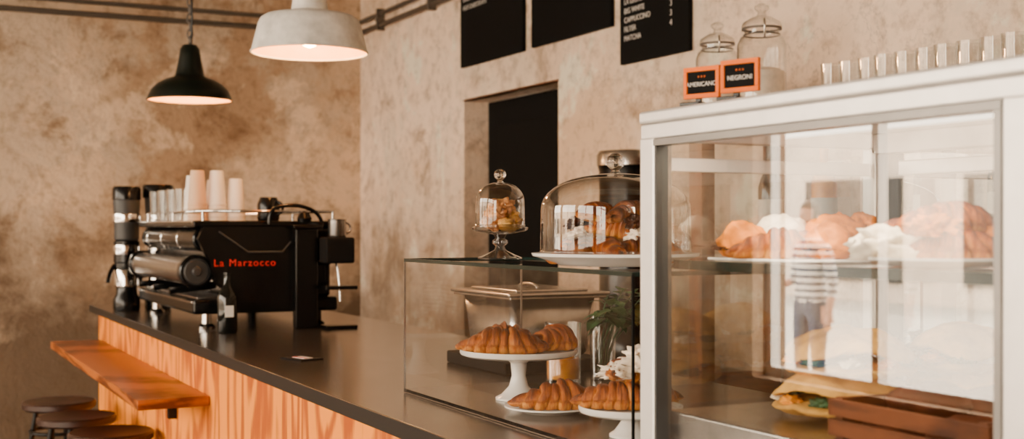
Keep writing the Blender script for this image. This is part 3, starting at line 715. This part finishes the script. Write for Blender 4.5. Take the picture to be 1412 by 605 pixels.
for i in range(6): blob('scone_%d' % i, (.024, .024, .022), 'gold', g, (-.028+.055*(i % 2), -.026+.052*((i//2) % 2), .004+.028*(i//4)), (0, 0, i), i+50, .2)
g = grp('muffin_tray', (-1.12, 1.31, ZS))
box('tray', (-.11, -.055, 0), (.11, .055, .004), 'steel', g, .001)
for i in range(5): blob('muffin_%d' % i, (.024, .024, .028), 'gold' if i % 2 else 'choc', g, (-.085+.042*i, -.01+.02*(i % 2), .004), (0, 0, i), i+60, .2)
def stack(nm, x, y, z, R, n, mat='white'):
    g = grp(nm, (x, y, z)); pr = [(0, 0)]
    for k in range(n):
        zz = k*.012; pr += [(R*.6, zz), (R, zz+.008), (R, zz+.010), (R*.7, zz+.0105)]
    pr.append((0, n*.012)); lathe('plates', pr, mat, g)
stack('plate_stack', -1.48, 1.555, 1.0705, .065, 15, 'grey'); stack('plate_stack.001', -1.30, 1.56, 1.0705, .065, 15)

def sign(nm, x, y, z, rz, txt):
    g = grp(nm, (x, y, z), rz)
    w, h = .029, .040
    box('clip', (-.030, -.012, 0), (.002, .014, .005), 'black', g, .001)
    box('clip_arm', (-.012, .001, .004), (-.004, .005, .018), 'black', g)
    box('slate', (-w+.004, -.002, .014), (w-.004, .001, .014+h-.004), 'blackm', g)
    box('frame_bottom', (-w, -.004, .010), (w, .002, .0165), 'orange', g, .001); box('frame_top', (-w, -.004, .0065+h), (w, .002, .013+h), 'orange', g, .001)
    box('frame_left', (-w, -.004, .0165), (-w+.006, .002, .0065+h), 'orange', g, .001); box('frame_right', (w-.006, -.004, .0165), (w, .002, .0065+h), 'orange', g, .001)
    text('chalk_text', txt, .0085, 'chalk', g, (0, -.0025, .029), R0, 'CENTER', .0002)
    text('chalk_deco', "* * *", .007, 'orange', g, (0, -.0025, .038), R0, 'CENTER', .0002)
sign('price_sign', -1.378, .995, FZ1+.0005, .35, "AMERICANO"); sign('price_sign.001', -1.294, .995, FZ1+.0005, .35, "NEGRONI")

# ------------------------------------------------------------------ back shelf unit
su = grp('back_bar_shelving')
SX0, SX1, SY0, SY1 = -3.42, .6, 2.32, 2.68
for i, z in enumerate((.15, .90, 1.35, 1.755)):
    box('shelf_%d' % i, (SX0, SY0, z), (SX1, SY1, z+.025), 'dwood', su)
for i, x in enumerate((-3.30, -2.3, -1.3, -.3, .5)):
    box('post_%d' % i, (x, SY0+.01, 0), (x+.07, SY0+.06, 1.755), 'dwood', su); box('back_post_%d' % i, (x, SY1-.05, 0), (x+.07, SY1-.01, 1.755), 'dwood', su)
def jar(nm, x, y, z, k=1.0):
    g = grp(nm, (x, y, z)); g.scale = (k, k, k)
    lathe('jar', [(0, .001), (.06, .001), (.068, .01), (.068, .185), (.060, .205), (.048, .215), (.048, .228), (.052, .232)], 'glassd', g, seg=48)
    lathe('lid', [(.054, .232), (.056, .238), (.052, .248), (.03, .262), (.014, .268), (.010, .276), (.020, .286), (.020, .294), (.008, .302), (0, .303)], 'glassd', g, seg=48)
    lathe('rubber_ring', [(.050, .228), (.0555, .228), (.0555, .234), (.050, .234)], 'galv', g)
    tube('clasp', [(.05, -.03, .20), (.065, -.04, .235), (.05, -.03, .25)], .003, 'steel', g)
    tube('neck_wire', [(math.cos(q*pi/12)*.050, math.sin(q*pi/12)*.050, .214) for q in range(24)], .002, 'galv', g, cyc=True, smooth=False)
    lathe('contents', [(0, .003), (.062, .003), (.064, .11), (.04, .12), (0, .122)], 'sugar', g)
jar('storage_jar', -3.31, 2.45, 1.781, 1.04); jar('storage_jar.001', -3.08, 2.45, 1.781, 1.12)
for i in range(14):
    tumbler('drinking_glass.%03d' % (i+10), (-2.76+i*.072, 2.45+.004*(i % 3), 1.7805), .033, .110)
for i in range(14):
    g = grp('spirit_bottle' if i == 0 else 'spirit_bottle.%03d' % i, (-3.1+i*.22+(.03 if i % 3 else 0), 2.5, 1.376))
    lathe('bottle', [(0, 0), (.036, 0), (.038, .006), (.038, .17), (.03, .20), (.013, .225), (.013, .28), (.015, .282), (.015, .30), (0, .30)], ['bottle', 'juice', 'glassd', 'grey'][i % 4], g, seg=32)
    lathe('label', [(.0384, .05), (.0387, .051), (.0387, .13), (.0384, .131)], 'label', g, seg=32)
g = grp('back_counter', (0, 0, 0))
box('top', (-4.55, 2.2, .88), (-3.45, 2.68, .92), 'top', g); box('cupboard', (-4.53, 2.23, 0), (-3.47, 2.68, .88), 'dwood', g)
g = grp('drinks_urn', (-3.80, 2.42, .9205))
lathe('body', [(0, 0), (.12, 0), (.125, .02), (.125, .10), (.11, .12), (.11, .70), (.115, .72), (0, .72)], 'black', g)
lathe('lid', [(0, .72), (.118, .722), (.118, .76), (.11, .775), (0, .785)], 'steel', g)
cyl('tap', .012, 0, .05, 'chrome', g, (0, -.11, .18), (pi/2, 0, 0))

# ------------------------------------------------------------------ passers-by on the pavement (seen as reflections in the display glass)
def skin_mesh(name, V, E, Rr, sub=2):
    me = bpy.data.meshes.new(name); me.from_pydata(V, E, []); o = bpy.data.objects.new(name, me); COL.objects.link(o)
    o.modifiers.new('s', 'SKIN')
    if not me.skin_vertices: me.skin_vertices.new()
    for i, sv in enumerate(me.skin_vertices[0].data):
        r_ = Rr[i]; sv.radius = r_ if isinstance(r_, tuple) else (r_, r_); sv.use_root = (i == 0)
    ss = o.modifiers.new('u', 'SUBSURF'); ss.levels = sub; ss.render_levels = sub
    dg = bpy.context.evaluated_depsgraph_get(); dg.update(); ev = o.evaluated_get(dg)
    m2 = bpy.data.meshes.new_from_object(ev); bpy.data.objects.remove(o); return m2
def person(nm, x, y, rz, shirt, S=1.0, armbend=.5, z=-.0995):
    g = grp(nm, (x, y, z), rz); g.scale = (S, S, S)
    V = [(0, 0, .96), (0, -.005, 1.10), (0, .0, 1.27), (0, .01, 1.41), (0, .01, 1.50), (0, -.005, 1.57)]
    E = [(0, 1), (1, 2), (2, 3), (3, 4), (4, 5)]; Rr = [(.155, .11), (.135, .10), (.16, .11), (.10, .08), .052, .05]
    arms = []
    for sgn in (-1, 1):
        b = len(V); el = (sgn*.235, .03, 1.12); wr = (sgn*.19, -.20, 1.02+.1*armbend) if sgn == 1 else (sgn*.25, -.03, .87)
        V += [(sgn*.165, .01, 1.385), el, wr]; E += [(3, b), (b, b+1), (b+1, b+2)]; Rr += [.062, .044, .030]; arms.append((sgn, Vector(el), Vector(wr)))
        b = len(V); V += [(sgn*.095, 0, .88), (sgn*.105, -.02, .50), (sgn*.11, .02, .10), (sgn*.125, -.15, .045)]
        E += [(0, b), (b, b+1), (b+1, b+2), (b+2, b+3)]; Rr += [.095, .062, .045, (.042, .035)]
    me = skin_mesh('body', V, E, Rr)
    o = obj('body', me, shirt, g, smooth=True)
    for mm in ('jeans', 'skin', 'shoe'): me.materials.append(M[mm])
    for p in me.polygons:
        c_ = p.center
        if c_.z > 1.475: p.material_index = 2
        elif abs(c_.x) > .165 and c_.z < 1.13 and c_.z > .8 and (c_.y < -.05 or c_.z < 1.0): p.material_index = 2
        elif c_.z < .11: p.material_index = 3
        elif c_.z < .95: p.material_index = 1
        p.use_smooth = True
    for sgn, el, wr in arms:
        d_ = (wr-el).normalized(); up = Vector((0, 0, 1)) if abs(d_.z) < .7 else Vector((0, -1, 0))
        sd = d_.cross(up).normalized(); n_ = sd.cross(d_)
        V = [tuple(wr-d_*.01), tuple(wr+d_*.045), tuple(wr+d_*.085)]; E = [(0, 1), (1, 2)]; Rr = [(.026, .018), (.036, .016), (.036, .013)]
        for k in range(4):
            b = len(V); o_ = sd*(k-1.5)*.020; ln = (.062, .075, .070, .055)[k]; p0 = wr+d_*.088+o_
            V += [tuple(p0), tuple(p0+d_*ln*.5-n_*.006), tuple(p0+d_*ln*.9-n_*.022)]; E += [(2, b), (b, b+1), (b+1, b+2)]; Rr += [.0095, .0085, .0075]
        b = len(V); p0 = wr+d_*.03+sd*.035*(-sgn); V += [tuple(p0), tuple(p0+d_*.03+sd*.022*(-sgn)), tuple(p0+d_*.06+sd*.026*(-sgn))]
        E += [(0, b), (b, b+1), (b+1, b+2)]; Rr += [.012, .011, .009]
        obj('hand_%s' % ('l' if sgn < 0 else 'r'), skin_mesh('hand', V, E, Rr, 1), 'skin', g, smooth=True)
    bm = bmesh.new(); bmesh.ops.create_icosphere(bm, subdivisions=4, radius=1)
    for v in bm.verts:
        q = v.co.copy(); zz = q.z
        w = .074*(1-.22*max(0, -zz)); dp = .094*(1-.10*max(0, -zz))
        yy = q.y*dp
        if q.y < -.75 and abs(q.x) < .22 and -.35 < zz < .12: yy -= .020*(1-abs(q.x)/.22)*(.12-zz)/.47
        if q.y < -.7 and abs(abs(q.x)-.38) < .18 and abs(zz-.08) < .14: yy += .008
        if q.y < -.7 and abs(q.x) < .3 and abs(zz+.52) < .05: yy += .004
        v.co = Vector((q.x*w, yy, zz*.118))
    me = bpy.data.meshes.new('head'); bm.to_mesh(me); bm.free(); obj('head', me, 'skin', g, (0, -.015, 1.655), smooth=True)
    for sgn in (-1, 1):
        blob('ear', (.010, .018, .030), 'skin', g, (sgn*.074, 0, 1.635), (0, 0, 0), 1, .1); blob('eye', (.011, .008, .007), 'eye', g, (sgn*.028, -.096, 1.660), (0, 0, 0), 1, 0)
        blob('iris', (.005, .004, .005), 'hair', g, (sgn*.028, -.103, 1.661), (0, 0, 0), 1, 0)
    box('mouth', (-.022, -.103, 1.596), (.022, -.096, 1.603), 'bread', g, .002)
    bm = bmesh.new(); bmesh.ops.create_icosphere(bm, subdivisions=4, radius=1)
    bmesh.ops.delete(bm, geom=[v for v in bm.verts if (v.co.y < -.35 and v.co.z < .42) or v.co.z < -.55], context='VERTS')
    for v in bm.verts:
        n = 1+.05*noise.noise(v.co*6); v.co = Vector((v.co.x*.083*n, v.co.y*.104*n, v.co.z*.128*n))
    me = bpy.data.meshes.new('hair'); bm.to_mesh(me); bm.free(); obj('hair', me, 'hair', g, (0, -.010, 1.662), smooth=True)
    return g
person('pedestrian', -7.75, -4.7, pi, 'shirt', .97); person('pedestrian.001', -5.7, -5.6, pi+.4, 'shirt2', .96)

# ------------------------------------------------------------------ light + world + camera
wd = bpy.data.worlds.new('daylight'); sc.world = wd; wd.use_nodes = True
bg = wd.node_tree.nodes['Background']; bg.inputs['Color'].default_value = (1, .85, .67, 1); bg.inputs['Strength'].default_value = 18
sd = bpy.data.lights.new('sun', 'SUN'); sd.energy = 15; sd.color = (1, .84, .64); sd.angle = .02
so = bpy.data.objects.new('sun', sd); COL.objects.link(so); so.rotation_euler = (math.radians(38), 0, math.radians(-28))
def portal(loc, rot, sx, sy):
    a = bpy.data.lights.new('window_portal', 'AREA'); a.shape = 'RECTANGLE'; a.size = sx; a.size_y = sy; a.cycles.is_portal = True
    o = bpy.data.objects.new('window_portal', a); COL.objects.link(o); o.location = loc; o.rotation_euler = rot
for a, b in wins: portal(((a+b)/2, YF-.31, 1.72), (-pi/2, 0, pi), b-a, 2.75)

cam = bpy.data.cameras.new('camera'); co = bpy.data.objects.new('camera', cam); COL.objects.link(co)
co.location = (0, 0, 1.42); co.rotation_euler = (pi/2, 0, math.radians(62.95))
cam.sensor_width = 36; cam.lens = 1700/1412*36; cam.shift_y = 10.5/1412
cam.dof.use_dof = True; cam.dof.focus_distance = 2.35; cam.dof.aperture_fstop = 5.0
cam.clip_start = .05
sc.camera = co
